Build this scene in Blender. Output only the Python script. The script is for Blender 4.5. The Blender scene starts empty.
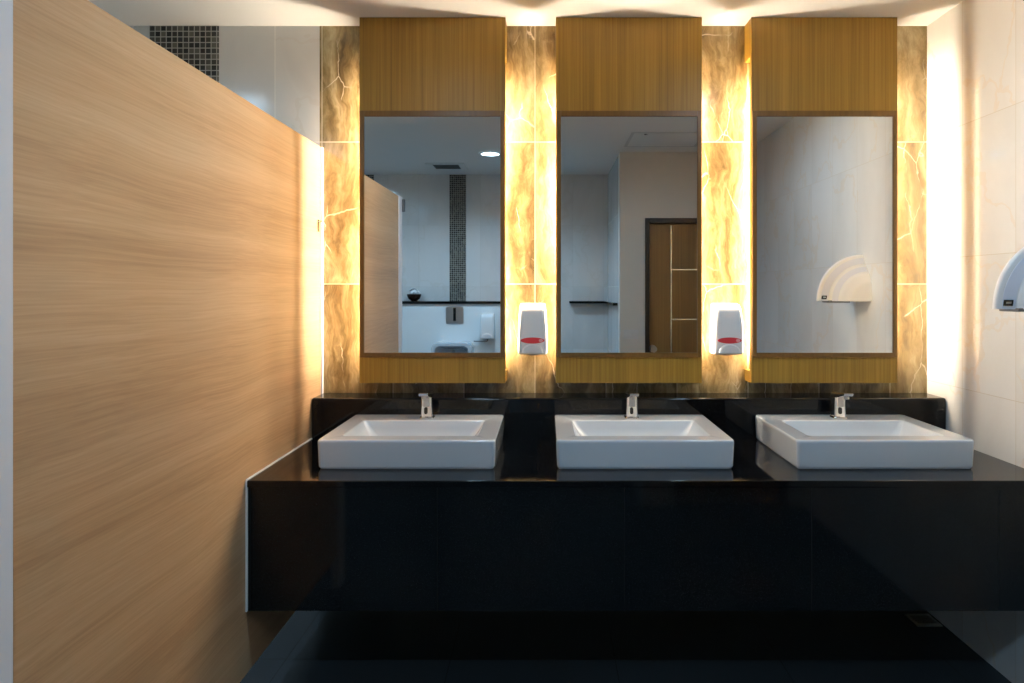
import bpy, bmesh, math, random
from mathutils import Vector, Matrix

random.seed(7)
# ------------------------------------------------------------------ scale of the place
S = 0.0042                    # metres per unit at the vanity wall
D = 683 * S                   # camera to vanity wall
CAMZ = 322 * S
def X(u): return u * S
def Y(d): return d * D
def Z(h): return CAMZ + h * S
CEIL = Z(263)
XR, XL = X(381), X(-640)      # right wall, far left wall
XP = X(-223.5)                  # face of the cubicle partition
YB = Y(-0.37)                 # wall behind the camera
YD = Y(0.012)                 # wall with the door
XC = X(142)                   # corner of the wall with the door
col = bpy.context.scene.collection

# ------------------------------------------------------------------ mesh helpers
def add_box(bm, x0, x1, y0, y1, z0, z1, bevel=0.0, seg=2):
    vs = [bm.verts.new(p) for p in ((x0,y0,z0),(x1,y0,z0),(x1,y1,z0),(x0,y1,z0),(x0,y0,z1),(x1,y0,z1),(x1,y1,z1),(x0,y1,z1))]
    fs = [bm.faces.new([vs[i] for i in q]) for q in ((3,2,1,0),(4,5,6,7),(0,1,5,4),(1,2,6,5),(2,3,7,6),(3,0,4,7))]
    if bevel > 0:
        es = list({e for f in fs for e in f.edges})
        bmesh.ops.bevel(bm, geom=es, offset=bevel, segments=seg, profile=0.5, affect='EDGES')
    return bm

def box(x0, x1, y0, y1, z0, z1, bevel=0.0, seg=2):
    return add_box(bmesh.new(), x0, x1, y0, y1, z0, z1, bevel, seg)

def rr(cx, cy, w, d, r, n=6):
    """points of a rounded rectangle, counter-clockwise"""
    r = min(r, w/2-1e-4, d/2-1e-4)
    out = []
    for (sx, sy, a0) in ((1,1,0),(-1,1,90),(-1,-1,180),(1,-1,270)):
        for k in range(n+1):
            a = math.radians(a0 + 90*k/n)
            out.append((cx + sx*(w/2-r) + r*math.cos(a), cy + sy*(d/2-r) + r*math.sin(a)))
    return out

def skin(bm, rings, cap0=True, cap1=True):
    vr = [[bm.verts.new(p) for p in ring] for ring in rings]
    n = len(vr[0])
    for a, b in zip(vr[:-1], vr[1:]):
        for i in range(n):
            j = (i+1) % n
            bm.faces.new((a[i], a[j], b[j], b[i]))
    if cap0: bm.faces.new(list(reversed(vr[0])))
    if cap1: bm.faces.new(vr[-1])
    return bm

def loft_z(loops, cap0=True, cap1=True, n=6):
    bm = bmesh.new()
    skin(bm, [[(x, y, z) for x, y in rr(cx, cy, w, d, r, n)] for cx, cy, w, d, r, z in loops], cap0, cap1)
    bmesh.ops.recalc_face_normals(bm, faces=bm.faces)
    return bm

def loft_y(loops, cap0=True, cap1=True, n=6, bm=None):
    bm = bm or bmesh.new()
    skin(bm, [[(x, y, z) for x, z in rr(cx, cz, w, h, r, n)] for cx, cz, w, h, r, y in loops], cap0, cap1)
    bmesh.ops.recalc_face_normals(bm, faces=bm.faces)
    return bm

def add_lathe(bm, prof, cx=0, cy=0, n=24, cap0=True, cap1=True):
    rings = [[(cx + r*math.cos(2*math.pi*k/n), cy + r*math.sin(2*math.pi*k/n), z) for k in range(n)] for r, z in prof]
    return skin(bm, rings, cap0, cap1)

def add_tube(bm, pts, r, n=10):
    rings = []
    for i, p in enumerate(pts):
        p = Vector(p)
        t = (Vector(pts[min(i+1, len(pts)-1)]) - Vector(pts[max(i-1, 0)])).normalized()
        a = t.orthogonal().normalized() if i == 0 else (prev - t*prev.dot(t)).normalized()
        prev = a
        b = t.cross(a)
        rings.append([tuple(p + a*r*math.cos(2*math.pi*k/n) + b*r*math.sin(2*math.pi*k/n)) for k in range(n)])
    return skin(bm, rings)

def obj(name, bm, mat, parent=None, smooth=True, angle=35):
    me = bpy.data.meshes.new(name)
    bmesh.ops.recalc_face_normals(bm, faces=bm.faces)
    bm.to_mesh(me); bm.free()
    me.materials.append(mat)
    o = bpy.data.objects.new(name, me)
    col.objects.link(o)
    if smooth:
        me.polygons.foreach_set('use_smooth', [True]*len(me.polygons))
        me.set_sharp_from_angle(angle=math.radians(angle))
        wn = o.modifiers.new('even_shading', 'WEIGHTED_NORMAL'); wn.weight = 100; wn.keep_sharp = True
    if parent: o.parent = parent
    return o

def thing(name, label, cat, loc, group=None):
    o = bpy.data.objects.new(name, None); col.objects.link(o)
    o.empty_display_size = 0.05
    o.location = loc
    return tag(o, label, cat, group)
def tag(o, label, cat, group=None):
    o['label'] = label; o['category'] = cat
    if group: o['group'] = group
    return o
def struct(name, bm, mat, label, cat, parent=None):
    o = obj(name, bm, mat, parent)
    if parent is None:
        o['kind'] = 'structure'; o['label'] = label; o['category'] = cat
    return o
def dup(root, loc, label):
    r = root.copy(); col.objects.link(r); r.location = loc; r['label'] = label
    for ch in list(root.children):
        c = ch.copy(); col.objects.link(c); c.parent = r
        for g in list(ch.children):
            e = g.copy(); col.objects.link(e); e.parent = c
    return r

# ------------------------------------------------------------------ materials
class Mat:
    def __init__(s, name, rough=0.5, color=(0.8,0.8,0.8), metal=0.0, spec=0.5, coat=0.0):
        s.m = bpy.data.materials.new(name); s.m.use_nodes = True
        s.t = s.m.node_tree; s.n = s.t.nodes
        s.b = s.n['Principled BSDF']
        s.b.inputs['Base Color'].default_value = (*color, 1)
        s.b.inputs['Roughness'].default_value = rough
        s.b.inputs['Metallic'].default_value = metal
        s.b.inputs['Specular IOR Level'].default_value = spec
        s.b.inputs['Coat Weight'].default_value = coat
        s.b.inputs['Coat Roughness'].default_value = 0.05
    def link(s, a, b): s.t.links.new(a, b)
    def val(s, sock, v):
        if hasattr(v, 'node'): s.link(v, sock)
        elif isinstance(v, (tuple, list)): sock.default_value = (*v, 1) if len(v) == 3 and sock.type == 'RGBA' else v
        else: sock.default_value = v
    def coord(s):
        return s.n.new('ShaderNodeTexCoord').outputs['Object']
    def pos(s):
        return s.n.new('ShaderNodeNewGeometry').outputs['Position']
    def xyz(s, v):
        n = s.n.new('ShaderNodeSeparateXYZ'); s.link(v, n.inputs[0]); return n.outputs
    def comb(s, x, y, z):
        n = s.n.new('ShaderNodeCombineXYZ')
        for i, q in enumerate((x, y, z)): s.val(n.inputs[i], q)
        return n.outputs[0]
    def math(s, op, a, b=0.0, c=0.0):
        n = s.n.new('ShaderNodeMath'); n.operation = op
        for i, q in enumerate((a, b, c)): s.val(n.inputs[i], q)
        return n.outputs[0]
    def map(s, v, scale=(1,1,1), rot=(0,0,0), loc=(0,0,0)):
        n = s.n.new('ShaderNodeMapping'); s.link(v, n.inputs['Vector'])
        n.inputs['Scale'].default_value = scale; n.inputs['Rotation'].default_value = rot; n.inputs['Location'].default_value = loc
        return n.outputs[0]
    def vadd(s, a, b):
        n = s.n.new('ShaderNodeVectorMath'); n.operation = 'ADD'; s.val(n.inputs[0], a); s.val(n.inputs[1], b); return n.outputs[0]
    def vscale(s, a, k):
        n = s.n.new('ShaderNodeVectorMath'); n.operation = 'SCALE'; s.val(n.inputs[0], a); n.inputs['Scale'].default_value = k; return n.outputs[0]
    def noise(s, v, scale=5, detail=4, rough=0.55, dist=0.0, out='Fac'):
        n = s.n.new('ShaderNodeTexNoise'); s.link(v, n.inputs['Vector'])
        n.inputs['Scale'].default_value = scale; n.inputs['Detail'].default_value = detail
        n.inputs['Roughness'].default_value = rough; n.inputs['Distortion'].default_value = dist
        return n.outputs[out]
    def vor_edge(s, v, scale):
        n = s.n.new('ShaderNodeTexVoronoi'); n.feature = 'DISTANCE_TO_EDGE'; s.link(v, n.inputs['Vector'])
        n.inputs['Scale'].default_value = scale
        return n.outputs['Distance']
    def white(s, v):
        n = s.n.new('ShaderNodeTexWhiteNoise'); n.noise_dimensions = '3D'; s.link(v, n.inputs['Vector']); return n.outputs
    def ramp(s, f, stops):
        n = s.n.new('ShaderNodeValToRGB'); s.link(f, n.inputs[0])
        e = n.color_ramp.elements
        while len(e) < len(stops): e.new(0.5)
        for q, (p, c) in zip(e, stops):
            q.position = p; q.color = (*c, 1) if len(c) == 3 else c
        return n.outputs[0]
    def mix(s, f, a, b):
        n = s.n.new('ShaderNodeMix'); n.data_type = 'RGBA'
        s.val(n.inputs['Factor'], f); s.val(n.inputs['A'], a); s.val(n.inputs['B'], b)
        return n.outputs['Result']
    def lines(s, c, pitch, off, width):
        """1 on a joint of the given width, repeated every pitch; also the cell number"""
        q = s.math('DIVIDE', s.math('SUBTRACT', c, off), pitch)
        fl = s.math('FLOOR', q)
        fr = s.math('SUBTRACT', q, fl)
        dist = s.math('MINIMUM', fr, s.math('SUBTRACT', 1.0, fr))
        return s.math('LESS_THAN', dist, width/2/pitch), fl
    def bump(s, h, strength=0.2, dist=0.002):
        n = s.n.new('ShaderNodeBump'); n.inputs['Strength'].default_value = strength; n.inputs['Distance'].default_value = dist
        s.link(h, n.inputs['Height']); s.link(n.outputs[0], s.b.inputs['Normal'])
    def color(s, c): s.link(c, s.b.inputs['Base Color'])
    def rough(s, c): s.link(c, s.b.inputs['Roughness'])

def plain(name, color, rough=0.4, metal=0.0, spec=0.5, coat=0.0, vary=0.04):
    m = Mat(name, rough, color, metal, spec, coat)
    f = m.noise(m.coord(), 9, 3)
    m.color(m.mix(f, tuple(c*(1-vary) for c in color), tuple(min(1, c*(1+vary)) for c in color)))
    return m.m

def emit(name, color, strength):
    m = Mat(name, 0.4, color)
    m.b.inputs['Emission Color'].default_value = (*color, 1)
    m.b.inputs['Emission Strength'].default_value = strength
    return m.m

def tile_mat(name, axes, pitch, off, joint, grout, stops, rough=0.12, vein=0.0, veincol=(0.6,0.5,0.4), scale=(1,1,1), spec=0.5, grade=0.02):
    m = Mat(name, rough, spec=spec)
    p = m.pos(); c = m.xyz(p)
    l0, i0 = m.lines(c[axes[0]], pitch[0], off[0], joint)
    l1, i1 = m.lines(c[axes[1]], pitch[1], off[1], joint)
    j = m.math('MAXIMUM', l0, l1)
    rnd = m.white(m.comb(i0, i1, 3.0))
    v = m.vadd(p, m.vscale(rnd[1], 7.0))
    f = m.noise(m.map(v, scale), 2.2, 5, 0.6, 0.6)
    cc = m.ramp(f, stops)
    if vein > 0:
        e = m.vor_edge(m.vadd(m.map(v, (0.9,0.9,0.55), (0.5,0.35,0.2)), m.vscale(m.noise(v, 3.0, 4, out='Color'), 0.5)), 1.6)
        vf = m.math('MULTIPLY', m.math('LESS_THAN', e, 0.012), vein)
        cc = m.mix(vf, cc, veincol)
    cc = m.mix(j, cc, grout)
    m.color(cc)
    m.rough(m.math('MULTIPLY_ADD', j, 0.5, rough))
    m.bump(m.math('SUBTRACT', 1.0, j), 0.25, 0.001)
    return m.m

# warm marble of the vanity wall, 30 x 60 cm tiles
def marble_mat():
    m = Mat('brown_marble', 0.16)
    p = m.pos(); c = m.xyz(p)
    l0, i0 = m.lines(c[0], X(71), X(-11), 0.0035)
    l1, i1 = m.lines(c[2], X(142), Z(147), 0.0045)
    j = m.math('MAXIMUM', l0, l1)
    rnd = m.white(m.comb(i0, i1, 5.0))
    v = m.vadd(p, m.vscale(rnd[1], 9.0))
    w = m.vadd(v, m.vscale(m.noise(v, 2.5, 4, 0.6, out='Color'), 0.16))
    f = m.noise(m.map(w, (1.0,1.0,0.20), (0,0.22,0)), 9.0, 8, 0.70, 0.5)
    base = m.ramp(f, ((0.30,(0.06,0.043,0.019)),(0.43,(0.19,0.143,0.066)),(0.54,(0.34,0.268,0.137)),(0.70,(0.58,0.50,0.31))))
    # long rusty streaks
    st = m.noise(m.map(w, (7.0,7.0,0.7), (0,0.12,0)), 4.0, 5, 0.6)
    base = m.mix(m.ramp(st, ((0.5,(0,0,0)),(0.72,(0.65,0.65,0.65)))), base, (0.10,0.066,0.024))
    # pale crack veins
    e = m.vor_edge(m.map(m.vadd(v, m.vscale(m.noise(v, 14.0, 3, out='Color'), 0.03)), (1.0,1.0,0.45), (0,0.7,0)), 6.5)
    gate = m.ramp(m.noise(v, 5.0, 2), ((0.50,(0,0,0)),(0.60,(1,1,1))))
    vf = m.math('MULTIPLY', m.ramp(e, ((0.0,(1,1,1)),(0.010,(0,0,0)))), gate)
    base = m.mix(vf, base, (0.80,0.72,0.55))
    base = m.mix(j, base, (0.60,0.50,0.34))
    m.color(base)
    m.rough(m.math('MULTIPLY_ADD', j, 0.4, 0.16))
    return m.m

def wood_mat(name, axis, dark, mid, light, fine=60, rough=0.35, long=1.0, warp=0.02, streak=0.5):
    """grain runs along axis (0, 1 or 2)"""
    m = Mat(name, rough)
    p = m.pos()
    sc = [1.0, 1.0, 1.0]; sc[axis] = 0.045*long
    p2 = m.vadd(p, m.vscale(m.noise(p, 1.3, 2, out='Color'), warp))
    broad = m.noise(m.map(p2, tuple(sc)), 9, 5, 0.6, 0.4)
    sf = [1.0, 1.0, 1.0]; sf[axis] = 0.02*long
    finen = m.noise(m.map(p2, tuple(sf)), fine, 4, 0.65)
    f = m.math('ADD', m.math('MULTIPLY', broad, 1-streak), m.math('MULTIPLY', finen, streak))
    m.color(m.ramp(f, ((0.32, dark), (0.5, mid), (0.68, light))))
    m.bump(finen, 0.08, 0.001)
    return m.m

def mosaic_mat(name, pitch, offx, offz, axis=0):
    m = Mat(name, 0.22)
    c = m.xyz(m.pos())
    l0, i0 = m.lines(c[axis], pitch, offx, pitch*0.16)
    l1, i1 = m.lines(c[2], pitch, offz, pitch*0.16)
    j = m.math('MAXIMUM', l0, l1)
    r = m.white(m.comb(i0, i1, 1.0))[0]
    cc = m.ramp(r, ((0.0,(0.012,0.012,0.012)),(0.35,(0.03,0.028,0.024)),(0.7,(0.065,0.06,0.048)),(0.95,(0.13,0.12,0.095))))
    m.color(m.mix(j, cc, (0.40,0.385,0.34)))
    m.rough(m.math('MULTIPLY_ADD', j, 0.5, 0.2))
    return m.m

def granite_mat(name, axes=None, pitch=None, off=None, rough=0.06, base=(0.0035,0.0037,0.0042)):
    m = Mat(name, rough, spec=0.3)
    p = m.pos()
    sp = m.noise(p, 420, 2, 0.5)
    cc = m.ramp(sp, ((0.60,base),(0.72,(0.022,0.024,0.027)),(0.80,(0.08,0.08,0.085))))
    if axes:
        c = m.xyz(p); js = []
        for a, pt, o in zip(axes, pitch, off):
            l, _ = m.lines(c[a], pt, o, 0.003); js.append(l)
        j = js[0]
        for q in js[1:]: j = m.math('MAXIMUM', j, q)
        cc = m.mix(j, cc, (0.001,0.001,0.001))
        m.rough(m.math('MULTIPLY_ADD', j, 0.5, rough))
        m.bump(m.math('SUBTRACT', 1.0, j), 0.3, 0.001)
    m.color(cc)
    return m.m

WARM = (1.0, 0.885, 0.69)
COOL = (0.47, 0.74, 1.0)
M = dict(
    marble = marble_mat(),
    partition = wood_mat('pale_oak_laminate', 1, (0.40,0.235,0.12), (0.56,0.35,0.19), (0.67,0.455,0.27), fine=190, rough=0.38, long=0.6, warp=0.05, streak=0.36),
    teak = wood_mat('golden_teak_veneer', 2, (0.24,0.125,0.014), (0.36,0.20,0.024), (0.47,0.27,0.04), fine=110, rough=0.42, long=0.5, warp=0.004, streak=0.6),
    frame = wood_mat('dark_frame_wood', 2, (0.13,0.062,0.012), (0.18,0.088,0.018), (0.22,0.11,0.026), fine=90, rough=0.35, long=0.5, warp=0.004),
    door = wood_mat('brown_door_veneer', 2, (0.18,0.09,0.02), (0.25,0.13,0.03), (0.30,0.17,0.045), fine=80, rough=0.4, long=0.5, warp=0.01),
    darkwood = wood_mat('dark_door_frame', 2, (0.015,0.008,0.004), (0.025,0.013,0.006), (0.04,0.02,0.01), fine=80),
    ceiling = plain('white_ceiling_paint', (0.80,0.79,0.77), 0.8, vary=0.01),
    tile_right = tile_mat('cream_wall_tile', (1,2), (Y(0.104),X(120.5)), (Y(0.811),Z(150)), 0.0025, (0.55,0.50,0.43),
                          ((0.35,(0.70,0.685,0.665)),(0.5,(0.75,0.74,0.725)),(0.7,(0.79,0.785,0.775))), 0.06, 0.35, (0.74,0.62,0.48), (1,0.7,0.35)),
    tile_white = tile_mat('grey_white_wall_tile', (0,2), (X(71),X(142)), (X(-271),Z(147)), 0.003, (0.88,0.86,0.80),
                          ((0.35,(0.62,0.61,0.58)),(0.5,(0.69,0.68,0.65)),(0.7,(0.75,0.74,0.71))), 0.16, 0.25, (0.60,0.55,0.48), (1,1,0.4), spec=0.22),
    tile_back = tile_mat('pale_wall_tile', (0,2), (X(71),X(142)), (X(-222),Z(147)), 0.002, (0.55,0.54,0.51),
                          ((0.35,(0.64,0.64,0.63)),(0.5,(0.70,0.70,0.69)),(0.7,(0.74,0.74,0.73))), 0.12, 0.2, (0.6,0.57,0.5), (1,1,0.4)),
    door_wall = plain('beige_wall_finish', (0.66,0.635,0.59), 0.42, vary=0.03),
    tile_left = tile_mat('pale_side_tile', (1,2), (X(71),X(142)), (0,Z(147)), 0.002, (0.55,0.54,0.51),
                          ((0.35,(0.64,0.64,0.63)),(0.5,(0.70,0.70,0.69)),(0.7,(0.74,0.74,0.73))), 0.15),
    half = plain('white_half_wall_tile', (0.80,0.84,0.85), 0.12, vary=0.015),
    floor = granite_mat('black_floor_tile', (0,1), (X(143),X(143)), (X(60),Y(0.87)), 0.25, (0.045,0.053,0.060)),
    granite = granite_mat('black_granite'),
    apron = granite_mat('black_granite_panel', (0,), (X(139.5),), (X(58.5),), 0.07, (0.0045,0.0065,0.0075)),
    mosaic_a = mosaic_mat('dark_mosaic', X(5.6), X(-396), CEIL),
    mosaic_b = mosaic_mat('dark_mosaic_back', X(4.5), X(-222), CEIL),
    ceramic = plain('white_ceramic', (0.60,0.645,0.695), 0.07, coat=0.5, vary=0.01),
    plastic = plain('white_plastic', (0.80,0.80,0.80), 0.25, vary=0.01),
    plastic2 = plain('pale_grey_plastic', (0.66,0.67,0.69), 0.3, vary=0.01),
    cool_lit = plain('cool_lit_plastic', (0.66,0.69,0.78), 0.32, vary=0.01),  # white dryer plastic with the blue of the cool lamps put into its colour
    sticker = plain('red_sticker', (0.72,0.05,0.06), 0.4),
    sticker_light = plain('pink_sticker_print', (0.85,0.42,0.40), 0.4),
    chrome = plain('chrome', (0.80,0.81,0.83), 0.10, 1.0, vary=0.01),
    steel = plain('brushed_steel', (0.55,0.55,0.56), 0.3, 1.0),
    alu = plain('pale_aluminium', (0.84,0.83,0.86), 0.42, 0.0, vary=0.01),
    brass = plain('polished_inlay', (0.80,0.74,0.60), 0.25, 0.9),
    black = plain('black_plastic', (0.01,0.01,0.011), 0.2),
    grey = plain('grey_plastic', (0.16,0.16,0.165), 0.4),
    vent = plain('vent_grey', (0.22,0.22,0.21), 0.5),
    ventdark = plain('vent_dark', (0.03,0.03,0.03), 0.6),
    sealant = plain('white_sealant', (0.80,0.80,0.78), 0.5),
    bowl = plain('brown_ceramic', (0.03,0.012,0.006), 0.2),
    petal = plain('white_petal', (0.85,0.85,0.85), 0.5),
    tube = emit('warm_tube_glow', WARM, 158.0),
    lamp = emit('cool_lamp_glow', (0.62,0.84,1.0), 14.0),
)
mm = Mat('mirror_silver', 0.0, (0.90,0.925,0.925), 1.0)
mm.rough(mm.math('MULTIPLY', mm.noise(mm.coord(), 3, 2), 0.012))
M['mirror'] = mm.m

# ------------------------------------------------------------------ the setting
T = 0.10
struct('floor', box(XL-T, XR+T, YB-T, D+T, -T, 0), M['floor'], 'black polished floor tiles with thin dark joints', 'floor')
struct('ceiling', box(XL-T, XR+T, YB-T, D+T, CEIL, CEIL+T), M['ceiling'], 'smooth white painted ceiling above the mirrors', 'ceiling')
struct('wall_front', box(XP-0.012, XR, D, D+T, 0, CEIL), M['marble'], 'brown veined marble tile wall behind the three mirrors', 'wall')
struct('wall_front_left', box(XL, XP-0.012, D, D+T, 0, CEIL), M['tile_white'], 'grey white tiled wall above and behind the wooden partition', 'wall')
struct('wall_right', box(XR, XR+T, YB, D+T, 0, CEIL), M['tile_right'], 'cream tiled wall carrying the hand dryer', 'wall')
struct('wall_left', box(XL-T, XL, YB, D+T, 0, CEIL), M['tile_left'], 'pale tiled wall at the far end of the cubicles', 'wall')
struct('wall_back', box(XL, XC, YB-T, YB, 0, CEIL), M['tile_back'], 'pale tiled wall with the urinal, seen in the left mirror', 'wall')
# wall with the door opening, and its return
DX0, DX1, DZ = X(190), X(357), Z(136)
b = bmesh.new()
add_box(b, XC, DX0, YD-0.12, YD, 0, CEIL)
add_box(b, DX1, XR, YD-0.12, YD, 0, CEIL)
add_box(b, DX0, DX1, YD-0.12, YD, DZ, CEIL)
struct('wall_door', b, M['door_wall'], 'pale wall around the brown door, seen in the middle mirror', 'wall')
struct('wall_return', box(XC, XC+0.10, YB-T, YD-0.12, 0, CEIL), M['tile_left'], 'pale side wall of the recess beside the door wall', 'wall')
# half wall that carries the urinal
ZS = Z(-27.5)
YH = YB + 0.13
struct('wall_low', box(XL, X(-50), YB, YH, 0, ZS-0.025), M['half'], 'pale half height wall under the long black shelf', 'wall')
# mosaic bands set in the tiles
struct('trim_1', box(X(-396), X(-327), D-0.004, D, 0.0, CEIL), M['mosaic_a'], 'dark mosaic band at the top left above the partition', 'mosaic')
struct('trim_2', box(X(-222), X(-184), YB, YB+0.004, ZS, CEIL), M['mosaic_b'], 'dark mosaic band above the urinal, mirrored', 'mosaic')
struct('trim_3', box(X(-434), X(-396), YB, YB+0.004, ZS, CEIL), M['mosaic_b'], 'dark mosaic band behind the mirrored partition top', 'mosaic')

# door
d = thing('door_1', 'brown wooden door with thin metal inlay lines, seen in the middle mirror', 'door', (DX0, YD-0.1, 0))
d['kind'] = 'structure'
lx = d.location
def L(bm, o):            # world mesh -> local to an unrotated Empty
    bmesh.ops.translate(bm, verts=bm.verts, vec=-Vector(o.location)); return bm
def child(name, bm, mat, parent, root=None, **k):
    return obj(name, L(bm, root or parent), mat, parent, **k)
b = bmesh.new()
add_box(b, DX0, DX0+0.035, YD-0.12, YD+0.012, 0, DZ, 0.003)
add_box(b, DX1-0.035, DX1, YD-0.12, YD+0.012, 0, DZ, 0.003)
add_box(b, DX0+0.035, DX1-0.035, YD-0.12, YD+0.012, DZ-0.04, DZ, 0.003)
child('door_frame', b, M['darkwood'], d)
child('door_leaf', box(DX0+0.037, DX1-0.037, YD-0.08, YD-0.04, 0.008, DZ-0.042, 0.002), M['door'], d)
b = bmesh.new()
xi = X(242)
add_box(b, xi-0.005, xi+0.005, YD-0.0405, YD-0.036, 0.05, DZ-0.055)
for h in (37.5, -58.5, -154.0, -250):
    add_box(b, xi+0.005, DX1-0.045, YD-0.0405, YD-0.036, Z(h)-0.005, Z(h)+0.005)
child('metal_inlay', b, M['brass'], d)
b = bmesh.new()
kx, kz = X(206), Z(-115)
for r0, r1, y0, y1 in ((0.030,0.030,YD-0.042,YD-0.034),(0.012,0.012,YD-0.036,YD+0.004),(0.026,0.026,YD+0.002,YD+0.034)):
    loft_y([(kx,kz,2*r0,2*r0,r0,y0),(kx,kz,2*r1,2*r1,r1,y1)], bm=b)
child('door_handle', b, M['steel'], d)

# ------------------------------------------------------------------ cubicle partition
p = thing('toilet_partition', 'tall pale oak partition panel with white edge post on the left', 'partition', (XP-0.0125, Y(0.7), 0))
PT, PB = Z(141), 0.145
P0 = Y(0.4183)
child('panel', box(XP-0.025, XP, P0, D-0.008, PB, PT, 0.0015), M['partition'], p)
o = child('edge_post', loft_z([(XP-0.0125, Y(0.40165), 0.036, Y(0.4183)-Y(0.385), 0.006, 0.0), (XP-0.0125, Y(0.40165), 0.036, Y(0.4183)-Y(0.385), 0.006, PT+0.004)]), M['alu'], p)
b = bmesh.new(); add_box(b, XP-0.020, XP+0.022, Y(0.385)-0.012, Y(0.385)+0.012, PT-0.09, PT-0.01, 0.003)
o2 = child('hinge', b, M['grey'], p)
child('wall_channel', box(XP-0.031, XP+0.005, D-0.022, D, PB, PT, 0.001), M['alu'], p)
b = bmesh.new()
add_box(b, XP, XP+0.003, D-0.066, D-0.046, Z(56), Z(68), 0.0012)
add_tube(b, [(XP+0.003, D-0.055, Z(66)), (XP+0.022, D-0.055, Z(66.5)), (XP+0.030, D-0.055, Z(62)), (XP+0.026, D-0.055, Z(57.5))], 0.0045)
child('coat_hook', b, M['chrome'], p)

# ------------------------------------------------------------------ vanity counter
ZC = Z(-142.5); ZL = Z(-103.6); YF = Y(0.743); YL = Y(0.950); ZA = Z(-240)
v = thing('vanity_counter', 'long black granite vanity counter under the three mirrors', 'counter', ((XP+XR)/2, Y(0.86), ZA))
X0, X1 = XP+0.002, XR-0.001
child('countertop', box(X0, X1, YF, YL+0.004, ZC-0.022, ZC, 0.004), M['granite'], v)
child('front_panel', box(X0+0.003, X1, YF+0.006, YF+0.030, ZA, ZC-0.022, 0.001), M['apron'], v)
child('back_ledge', box(X0, X1, YL, D-0.001, ZC-0.022, ZL, 0.009, 4), M['granite'], v)
b = bmesh.new()
add_box(b, XP+0.0003, XP+0.007, YF+0.002, YL, ZC-0.002, ZC+0.004, 0.0015)
add_box(b, XP+0.0003, XP+0.006, YF-0.001, YF+0.009, ZA, ZC, 0.0015)
child('sealant_bead', b, M['sealant'], v)

# ------------------------------------------------------------------ mirror panels with glowing tubes behind the edges
PX = (-109.8, 80.2, 269.2)
YP = Y(0.967)                 # front face of the wooden board
HW = X(70.6)
INS = 0.055                   # recess behind the board where the tubes sit
plabel = ('leftmost tall teak panel, its mirror reflecting the wooden partition and a round lamp',
          'middle tall teak panel, its mirror reflecting the brown door',
          'rightmost tall teak panel, its mirror reflecting the white hand dryer')
def make_panel(cx):
    r = thing('mirror_panel', plabel[0], 'mirror', (cx, D, Z(-91)), 'teak mirror panels on the marble wall')
    x0, x1 = cx-HW, cx+HW
    zt, zb = CEIL-0.001, Z(-91)
    z1, z0 = Z(226), Z(-80)
    b = bmesh.new()
    add_box(b, x0, x1, YP, YP+0.022, zb, zt, 0.001)
    add_box(b, x0, x1, YP+0.022, D-0.001, z1, zt)
    add_box(b, x0, x1, YP+0.022, D-0.001, zb, z0)
    add_box(b, x0+INS+0.03, x1-INS-0.03, YP+0.022, D-0.001, z0, z1)
    child('board', b, M['teak'], r)
    # frame and glass
    fx0, fx1 = cx-X(69.8), cx+X(69.8)
    gx0, gx1 = cx-X(65.8), cx+X(65.8)
    fz0, fz1, gz0, gz1 = Z(-66), Z(172), Z(-61.5), Z(166.5)
    b = bmesh.new()
    y0, y1 = YP-0.008, YP
    add_box(b, fx0, gx0, y0, y1, fz0, fz1, 0.0012)
    add_box(b, gx1, fx1, y0, y1, fz0, fz1, 0.0012)
    add_box(b, gx0, gx1, y0, y1, gz1, fz1, 0.0012)
    add_box(b, gx0, gx1, y0, y1, fz0, gz0, 0.0012)
    child('mirror_frame', b, M['frame'], r)
    child('mirror_glass', box(gx0, gx1, YP-0.003, YP-0.0005, gz0, gz1), M['mirror'], r, smooth=False)
    for sx in (x0+INS, x1-INS):
        b = bmesh.new()
        add_lathe(b, ((0.004, Z(-68)),(0.011, Z(-67)),(0.011, Z(203)),(0.004, Z(204))), sx, D-0.026, 12)
        child('light_tube', b, M['tube'], r)
    return r
panel0 = make_panel(X(PX[0]))
for i in (1, 2): dup(panel0, (X(PX[i]), D, Z(-91)), plabel[i])

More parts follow.
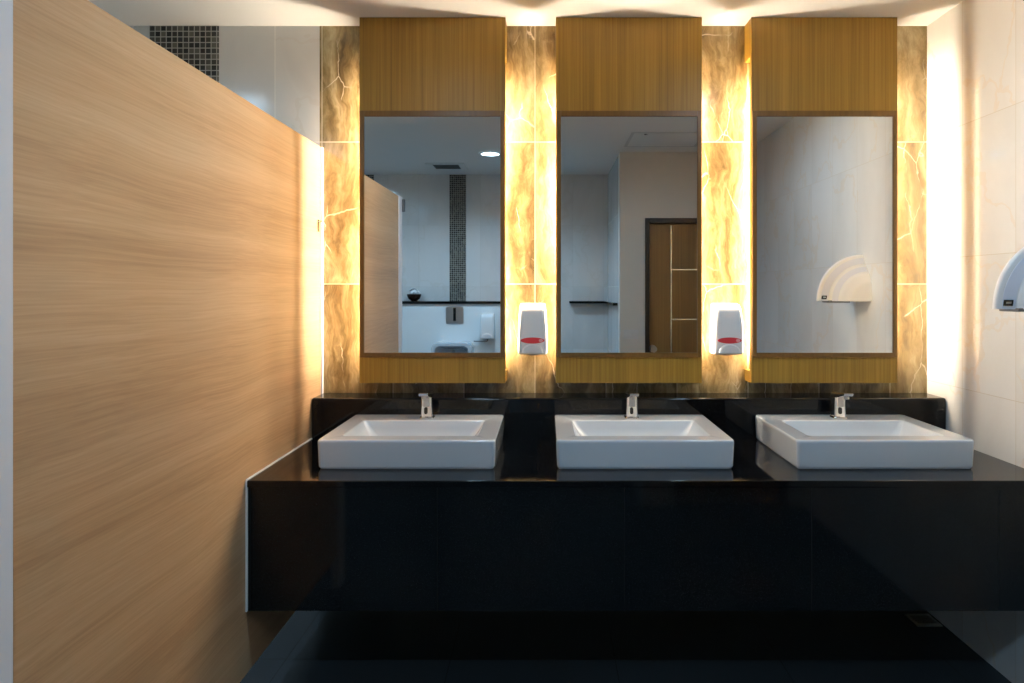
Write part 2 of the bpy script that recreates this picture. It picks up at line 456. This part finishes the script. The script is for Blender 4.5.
# ------------------------------------------------------------------ basins
BX = (-110.3, 78.5, 268.3)
blabel = ('leftmost white rectangular basin, nearest the wooden partition',
          'middle white rectangular basin, below the mirror showing the door',
          'rightmost white rectangular basin, nearest the cream tiled wall')
def make_basin(cx):
    yf, yb = Y(0.788), YL-0.003
    cy, dp, w = (yf+yb)/2, yb-yf, X(141)
    z0, z1 = ZC+0.0005, Z(-119)
    r = thing('wash_basin', blabel[0], 'basin', (cx, cy, ZC), 'white basins on the black counter')
    iy0, iy1 = Y(0.812), Y(0.906)
    icy, idp, iw = (iy0+iy1)/2, iy1-iy0, w-0.135
    lp = [(cx,cy,w-0.016,dp-0.016,0.012,z0),(cx,cy,w-0.006,dp-0.006,0.012,z0+0.010),(cx,cy,w,dp,0.013,z1-0.010),(cx,cy,w-0.002,dp-0.002,0.013,z1-0.004),(cx,cy,w-0.009,dp-0.009,0.011,z1),
          (cx,icy,iw+0.012,idp+0.012,0.016,z1),(cx,icy,iw,idp,0.014,z1-0.006),(cx,icy,iw-0.03,idp-0.02,0.02,z1-0.030),(cx,icy,iw-0.08,idp-0.05,0.03,z1-0.062),(cx,icy,iw-0.14,idp-0.09,0.03,z1-0.072),(cx,icy+0.01,0.07,0.06,0.028,z1-0.077)]
    child('bowl', loft_z(lp), M['ceramic'], r, angle=50)
    b = bmesh.new()
    zd = z1-0.077
    add_lathe(b, ((0.024,zd),(0.024,zd+0.003),(0.017,zd+0.0045),(0.015,zd+0.003),(0.004,zd+0.003)), cx, icy+0.01, 20)
    child('drain', b, M['chrome'], r)
    return r
basin0 = make_basin(X(BX[0]))
for i in (1, 2): dup(basin0, (X(BX[i]), basin0.location.y, ZC), blabel[i])

# ------------------------------------------------------------------ faucets
flabel = ('chrome sensor faucet on the leftmost basin', 'chrome sensor faucet on the middle basin', 'chrome sensor faucet on the rightmost basin')
def make_faucet(cx):
    y0 = Y(0.927); z0 = Z(-119)+0.0005
    r = thing('sensor_faucet', flabel[0], 'faucet', (cx, y0, z0), 'chrome faucets on the basins')
    child('base_ring', loft_z([(cx,y0,0.054,0.050,0.010,z0),(cx,y0,0.052,0.048,0.010,z0+0.004),(cx,y0,0.047,0.043,0.009,z0+0.006)]), M['chrome'], r)
    child('column', loft_z([(cx,y0,0.046,0.042,0.008,z0+0.005),(cx,y0,0.043,0.040,0.008,z0+0.05),(cx,y0-0.002,0.042,0.042,0.008,z0+0.092),(cx,y0-0.002,0.036,0.036,0.007,z0+0.096)]), M['chrome'], r)
    # spout: reaches over the bowl and rises a little towards its tip
    b = loft_y([(cx,z0+0.087,0.041,0.022,0.006,y0+0.018),(cx,z0+0.088,0.041,0.022,0.006,y0-0.02),(cx,z0+0.095,0.040,0.017,0.005,y0-0.055),(cx,z0+0.101,0.038,0.012,0.004,y0-0.088),(cx,z0+0.102,0.034,0.007,0.003,y0-0.093)])
    child('spout', b, M['chrome'], r)
    b = bmesh.new(); add_lathe(b, ((0.010,z0+0.082),(0.010,z0+0.096)), cx, y0-0.072, 16)
    child('aerator', b, M['steel'], r)
    b = loft_y([(cx-0.002,z0+0.029,0.013,0.026,0.006,y0-0.0235),(cx-0.002,z0+0.029,0.013,0.026,0.006,y0-0.0195)])
    child('sensor_window', b, M['black'], r)
    b = loft_y([(cx,z0+0.064,0.024,0.040,0.003,y0-0.0222),(cx,z0+0.064,0.024,0.040,0.003,y0-0.0195)])
    child('front_plate', b, M['steel'], r)
    return r
faucet0 = make_faucet(X(-110))
for i, u in ((1, 79.2), (2, 271)): dup(faucet0, (X(u), faucet0.location.y, faucet0.location.z), flabel[i])

# ------------------------------------------------------------------ soap dispensers
slabel = ('white soap dispenser with red oval sticker between the left and middle mirrors',
          'white soap dispenser with red oval sticker between the middle and right mirrors')
def dispenser(cx, yw, sgn, z0, h, w, label, group, sticker=True):
    """hangs on the wall plane y = yw and faces sgn * y"""
    r = thing('soap_dispenser', label, 'soap dispenser', (cx, yw, z0), group)
    def lp(wk, dk, z, rad): return (cx, yw+sgn*dk/2, wk, dk, rad, z)
    child('back_plate', loft_z([lp(w*0.90,0.018,z0+0.006,0.006),lp(w*0.86,0.018,z0+h*0.985,0.006)]), M['plastic2'], r)
    child('cover', loft_z([lp(w*0.93,0.088,z0+0.004,0.012),lp(w*0.99,0.098,z0+0.012,0.016),lp(w,0.104,z0+h*0.25,0.02),lp(w*0.97,0.104,z0+h*0.6,0.02),lp(w*0.91,0.098,z0+h*0.84,0.02),
                            lp(w*0.885,0.088,z0+h*0.92,0.02),lp(w*0.86,0.070,z0+h*0.975,0.02),lp(w*0.80,0.045,z0+h,0.016)]), M['plastic'], r, angle=60)
    yf = yw+sgn*0.104
    # arched push lever at the foot of the cover
    b = bmesh.new()
    n = 14; rad = w*0.36
    for k, yy in enumerate((0.0,)):
        ring0, ring1, ring2 = [], [], []
        for i in range(n+1):
            a = math.pi*i/n
            px, pz = rad*math.cos(a), z0+0.012+h*0.17*math.sin(a)
            ring0.append((cx+px, yf-sgn*0.012, pz)); ring1.append((cx+px, yf+sgn*0.006, pz)); ring2.append((cx+px*0.88, yf+sgn*0.010, z0+0.012+(pz-z0-0.012)*0.88))
        skin(b, [ring0, ring1, ring2])
    child('push_lever', b, M['plastic2'], r, angle=30)
    child('nozzle', loft_z([(cx,yw+sgn*0.06,0.03,0.03,0.014,z0-0.001),(cx,yw+sgn*0.06,0.036,0.04,0.016,z0+0.006)]), M['grey'], r)
    if sticker:
        def ell(a, c, y0, y1, dx=0):
            bm = bmesh.new()
            rings = [[(cx+dx+a*math.cos(2*math.pi*k/28), y, z0+h*0.295+c*math.sin(2*math.pi*k/28)) for k in range(28)] for y in (y0, y1)]
            return skin(bm, rings)
        st = child('oval_sticker', ell(w*0.40, h*0.058, yf-sgn*0.004, yf+sgn*0.0012), M['sticker'], r)
        child('sticker_print', ell(w*0.07, h*0.030, yf-sgn*0.001, yf+sgn*0.0018, w*0.28), M['sticker_light'], st, r)
    return r
disp0 = dispenser(X(-13), D-0.0005, -1, Z(-64.5), 0.212, 0.121, slabel[0], 'soap dispensers between the mirrors')
dup(disp0, (X(177), D-0.0005, Z(-64.5)), slabel[1])

# ------------------------------------------------------------------ hand dryer on the right wall
def make_dryer():
    yc, zb = Y(0.728), Z(-14.5)
    R = X(55.5); HZ = X(56)
    r = thing('hand_dryer', 'white quarter round hand dryer on the cream wall at the right edge', 'hand dryer', (XR, yc, zb))
    n = 22
    def arc(y, k, full=True):
        pts = [(XR-0.001, y, zb)] if full else []
        for i in range(n+1):
            a = math.pi/2*i/n
            pts.append((XR-0.002-R*k*math.cos(a), y, zb+HZ*k*math.sin(a)))
        return pts
    prof = [(-0.125,0.36),(-0.120,0.44),(-0.094,0.565),(-0.088,0.60),(-0.080,0.61),(-0.074,0.625),(-0.054,0.735),(-0.049,0.765),(-0.043,0.775),(-0.038,0.79),(-0.020,0.925),(-0.016,0.965),(-0.010,0.99),(0,1.0)]
    prof = [(y*0.8, k) for y, k in prof]
    full = prof + [(-y, k) for y, k in reversed(prof[:-1])]
    b = bmesh.new(); skin(b, [arc(yc+y, k) for y, k in full])
    child('hood', b, M['plastic'], r, angle=40)
    # smooth bands between the arched side ridges, cool lamp light painted in as blue
    for s in (-1, 1):
        b = bmesh.new()
        for (y0, k0), (y1, k1) in (((0.0385,0.795),(0.0203,0.922)),((0.0745,0.63),(0.0545,0.732))):
            rings = [[b.verts.new(q) for q in arc(yc+s*(y*0.8+e), k, False)] for y, k, e in ((y0,k0,-0.002),(y0,k0,0.0015),(y1,k1,0.0015),(y1,k1,-0.002))]
            for a_, b_ in zip(rings[:-1], rings[1:]):
                for i in range(n): b.faces.new((a_[i], a_[i+1], b_[i+1], b_[i]))
        child('side_band', b, M['cool_lit'], r)
    # dark maker's badge low on each side, near the tip
    for s in (-1, 1):
        def yy(k): return 0.8*(0.0203+(0.922-k)/(0.922-0.795)*(0.0385-0.0203))
        pts = []
        for k, zz in ((0.915,0.010),(0.825,0.010),(0.815,0.028),(0.905,0.028)):
            pts.append((XR-0.002-R*k, yc+s*(yy(k)+0.0035), zb+zz))
        b = bmesh.new(); skin(b, [[(x, y-s*0.006, z) for x, y, z in pts], pts])
        bd = child('badge', b, M['black'], r)
        pts = []
        for k, zz in ((0.89,0.016),(0.84,0.016),(0.836,0.022),(0.886,0.022)):
            pts.append((XR-0.002-R*k, yc+s*(yy(k)+0.0042), zb+zz))
        b = bmesh.new(); skin(b, [[(x, y-s*0.003, z) for x, y, z in pts], pts])
        child('badge_mark', b, M['steel'], bd, r)
    child('air_outlet', box(XR-R*0.80, XR-R*0.35, yc-0.045, yc+0.045, zb-0.008, zb+0.004, 0.003), M['grey'], r)
    return r
make_dryer()

# ------------------------------------------------------------------ ceiling fittings
clabel = ('round cool ceiling downlight in front of the mirrors, reflected in the left mirror',
          'round cool ceiling downlight over the passage behind the partition',
          'round cool ceiling downlight over the cubicle behind the partition',
          'round cool ceiling downlight above the front of the leftmost basin',
          'round cool ceiling downlight above the front of the rightmost basin')
def beam(r, power, spread=168):
    """the recessed lamp's downward beam, just below its diffuser"""
    for ch in list(r.children):
        if ch.type == 'LIGHT': bpy.data.objects.remove(ch)
    l = bpy.data.lights.new('lamp_beam', 'AREA'); l.shape = 'DISK'; l.size = 0.13
    l.energy = power; l.color = COOL; l.spread = math.radians(spread)
    o = bpy.data.objects.new('lamp_beam', l); col.objects.link(o); o.parent = r
    o.location = (0, 0, -0.0095)
def make_light(cx, cy):
    r = thing('ceiling_downlight', clabel[0], 'ceiling light', (cx, cy, CEIL), 'round ceiling downlights')
    b = bmesh.new()
    add_lathe(b, ((0.072,CEIL-0.004),(0.074,CEIL-0.010),(0.088,CEIL-0.007),(0.092,CEIL-0.0005)), cx, cy, 32, False, False)
    child('trim_ring', b, M['plastic'], r)
    b = bmesh.new()
    add_lathe(b, ((0.074,CEIL-0.001),(0.074,CEIL-0.005),(0.066,CEIL-0.007)), cx, cy, 32)
    child('diffuser', b, M['lamp'], r)
    beam(r, 13.5, 142)
    return r
light0 = make_light(X(-108), Y(-0.005))
beam(dup(light0, (X(-425), Y(0.05), CEIL), clabel[1]), 12.0)
beam(dup(light0, (X(-413), Y(0.594), CEIL), clabel[2]), 9.0)
beam(dup(light0, (X(-108), Y(0.594), CEIL), clabel[3]), 4.5)
beam(dup(light0, (X(209), Y(0.594), CEIL), clabel[4]), 6.5)

r = thing('ceiling_vent', 'dark square air vent in the ceiling, reflected in the left mirror', 'vent', (X(-212), Y(-0.21), CEIL))
cx, cy = r.location.x, r.location.y
q, e = 0.115, 0.17
b = bmesh.new()
for x0, x1, y0, y1 in ((-e,e,-e,-q),(-e,e,q,e),(-e,-q,-q,q),(q,e,-q,q)):
    add_box(b, cx+x0, cx+x1, cy+y0, cy+y1, CEIL-0.008, CEIL-0.0005, 0.002)
child('vent_frame', b, M['ceiling'], r)
child('backing', box(cx-q, cx+q, cy-q, cy+q, CEIL-0.003, CEIL-0.0005), M['ventdark'], r)
b = bmesh.new()
for k in range(6):
    yy = cy-0.098+k*0.037
    add_box(b, cx-q, cx+q, yy, yy+0.010, CEIL-0.007, CEIL-0.003)
child('louvres', b, M['vent'], r)

r = thing('access_hatch', 'white square access hatch in the ceiling, reflected in the middle mirror', 'hatch', (X(210), Y(0.175), CEIL))
cx, cy = r.location.x, r.location.y
w, h = X(66), X(58)
b = bmesh.new()
for x0, x1, y0, y1 in ((-w,w,-h,-h+0.02),(-w,w,h-0.02,h),(-w,-w+0.02,-h+0.02,h-0.02),(w-0.02,w,-h+0.02,h-0.02)):
    add_box(b, cx+x0, cx+x1, cy+y0, cy+y1, CEIL-0.006, CEIL-0.0005, 0.001)
child('hatch_frame', b, plain('hatch_edge_grey', (0.6,0.6,0.59), 0.5), r)
child('hatch_panel', box(cx-w+0.024, cx+w-0.024, cy-h+0.024, cy+h-0.024, CEIL-0.004, CEIL-0.0005), M['ceiling'], r)
b = bmesh.new(); add_lathe(b, ((0.012,CEIL-0.009),(0.016,CEIL-0.003)), cx-w*0.62, cy+h*0.75, 16)
child('latch', b, M['chrome'], r)

# ------------------------------------------------------------------ things on the wall behind the camera (seen in the mirrors)
tag(obj('wall_shelf', box(X(-600), X(-45), YB+0.0005, YH+0.02, ZS-0.025, ZS, 0.003), M['granite']), 'long thin black shelf above the urinal, reflected in the left mirror', 'shelf')
b = box(X(53), XC-0.002, YB+0.0005, YH-0.04, ZS-0.022, ZS, 0.002)
add_box(b, XC-X(10), XC-0.002, YH-0.042, YD-0.16, ZS-0.022, ZS, 0.002)
tag(obj('wall_shelf', b, M['granite']), 'short thin black shelf in the recess, reflected in the middle mirror', 'shelf')

r = thing('urinal', 'white wall hung urinal below the steel flush sensor, reflected in the left mirror', 'urinal', (X(-206), YH, 0.35))
cx = X(-206); zt = Z(-117); zbm = 0.33; zc, hh = (zt+zbm)/2, zt-zbm
w = 0.37
b = loft_y([(cx,zc,w*0.9,hh*0.95,0.05,YH+0.0005),(cx,zc,w,hh,0.06,YH+0.03),(cx,zc,w,hh,0.06,YH+0.22),(cx,zc,w-0.012,hh-0.012,0.056,YH+0.235),(cx,zc,w-0.062,hh-0.062,0.04,YH+0.235),(cx,zc,w-0.075,hh-0.075,0.04,YH+0.22),(cx,zc,w-0.13,hh-0.14,0.05,YH+0.06),(cx,zc,w-0.2,hh-0.24,0.05,YH+0.045)])
child('bowl', b, M['ceramic'], r, angle=50)
b = bmesh.new(); add_tube(b, [(cx,YH+0.05,zt-0.09),(cx,YH+0.09,zt-0.09),(cx,YH+0.105,zt-0.11),(cx,YH+0.105,zt-0.14)], 0.012)
child('spreader', b, M['chrome'], r)

r = thing('flush_sensor', 'square steel flush sensor plate with dark slot, reflected in the left mirror', 'flush sensor', (X(-206), YH, Z(-57)))
cx, zc = X(-206), Z(-59)
child('plate', loft_y([(cx,zc,0.165,0.165,0.012,YH+0.0005),(cx,zc,0.165,0.165,0.012,YH+0.007),(cx,zc,0.157,0.157,0.010,YH+0.010)]), M['steel'], r)
child('sensor_window', box(cx-0.013, cx+0.013, YH+0.009, YH+0.013, zc-0.055, zc+0.07, 0.003), M['black'], r)

dd = dispenser(X(-131), YH+0.0005, 1, Z(-112), 0.24, 0.140, 'white soap dispenser beside the urinal, reflected in the left mirror', None, False)
b = bmesh.new()
add_tube(b, [(X(-131), YH+0.05, Z(-111)), (X(-131), YH+0.05, Z(-116)), (X(-134), YH+0.04, Z(-118)), (X(-160), YH+0.03, Z(-117.5)), (X(-162), YH+0.015, Z(-117.5))], 0.005)
child('dosing_tube', b, M['grey'], dd)

r = thing('flower_bowl', 'small dark brown bowl of white flowers on the long black shelf, mirrored', 'bowl', (X(-300), YB+0.08, ZS))
cx, cy, z = r.location
b = bmesh.new()
add_lathe(b, ((0.028,z+0.0005),(0.032,z+0.006),(0.055,z+0.024),(0.066,z+0.05),(0.068,z+0.066),(0.064,z+0.066),(0.058,z+0.05),(0.02,z+0.03)), cx, cy, 24)
child('bowl', b, M['bowl'], r)
b = bmesh.new()
for k in range(9):
    a = 2.4*k; q = 0.012+0.005*k
    px, py, pz = cx+q*math.cos(a), cy+q*math.sin(a), z+0.085+0.045*random.random()
    m4 = Matrix.Translation((px,py,pz)) @ Matrix.Rotation(a, 4, 'Z') @ Matrix.Rotation(0.7, 4, 'Y') @ Matrix.Diagonal((1.0,0.7,0.28,1))
    bmesh.ops.create_uvsphere(b, u_segments=10, v_segments=6, radius=0.022, matrix=m4)
    add_tube(b, [(cx+q*0.4*math.cos(a), cy+q*0.4*math.sin(a), z+0.04), (px,py,pz)], 0.0025, 6)
child('flowers', b, M['petal'], r)

M['switch'] = plain('switch_plastic', (0.66,0.66,0.65), 0.4)
r = thing('light_switch', 'small white switch plate beside the brown door, reflected in the middle mirror', 'switch', (X(163), YD, Z(-88)))
cx, zc = X(163), Z(-87)
child('plate', loft_y([(cx,zc,0.12,0.075,0.006,YD+0.0005),(cx,zc,0.12,0.075,0.006,YD+0.006),(cx,zc,0.114,0.069,0.005,YD+0.008)]), M['switch'], r)
for k in (-0.028, 0.028):
    child('rocker', box(cx+k-0.022, cx+k+0.022, YD+0.007, YD+0.012, zc-0.022, zc+0.022, 0.002), M['switch'], r)

r = thing('floor_drain', 'small square metal floor drain in the dark corner below the counter', 'drain', (X(366), Y(0.97), 0))
cx, cy = r.location.x, r.location.y
b = bmesh.new()
for x0, x1, y0, y1 in ((-0.05,0.05,-0.05,-0.04),(-0.05,0.05,0.04,0.05),(-0.05,-0.04,-0.04,0.04),(0.04,0.05,-0.04,0.04)):
    add_box(b, cx+x0, cx+x1, cy+y0, cy+y1, 0.0003, 0.006, 0.001)
child('rim', b, M['steel'], r)
b = bmesh.new()
for k in range(5): add_box(b, cx-0.04, cx+0.04, cy-0.034+k*0.016, cy-0.028+k*0.016, 0.0003, 0.005)
child('grate', b, M['steel'], r)

# ------------------------------------------------------------------ camera, world, view
cam = bpy.data.cameras.new('camera'); co = bpy.data.objects.new('camera', cam); col.objects.link(co)
co.location = (0, 0, CAMZ); co.rotation_euler = (math.pi/2, 0, 0)
cam.sensor_fit = 'HORIZONTAL'; cam.sensor_width = 36; cam.lens = 36*683/1024
cam.shift_x = (512-546)/1024; cam.shift_y = (289-341.5)/1024
cam.clip_start = 0.02
bpy.context.scene.camera = co
w = bpy.data.worlds.new('world'); bpy.context.scene.world = w; w.use_nodes = True
w.node_tree.nodes['Background'].inputs[0].default_value = (0.5,0.6,0.7,1)
w.node_tree.nodes['Background'].inputs[1].default_value = 0.02
sc = bpy.context.scene
sc.view_settings.view_transform = 'Standard'; sc.view_settings.look = 'None'
sc.view_settings.gamma = 1; sc.view_settings.use_curve_mapping = False
sc.view_settings.exposure = 0.0
sc.cycles.use_denoising = True
sc.cycles.max_bounces = 12; sc.cycles.diffuse_bounces = 6; sc.cycles.glossy_bounces = 6
sc.cycles.caustics_reflective = False
sc.cycles.sample_clamp_indirect = 8
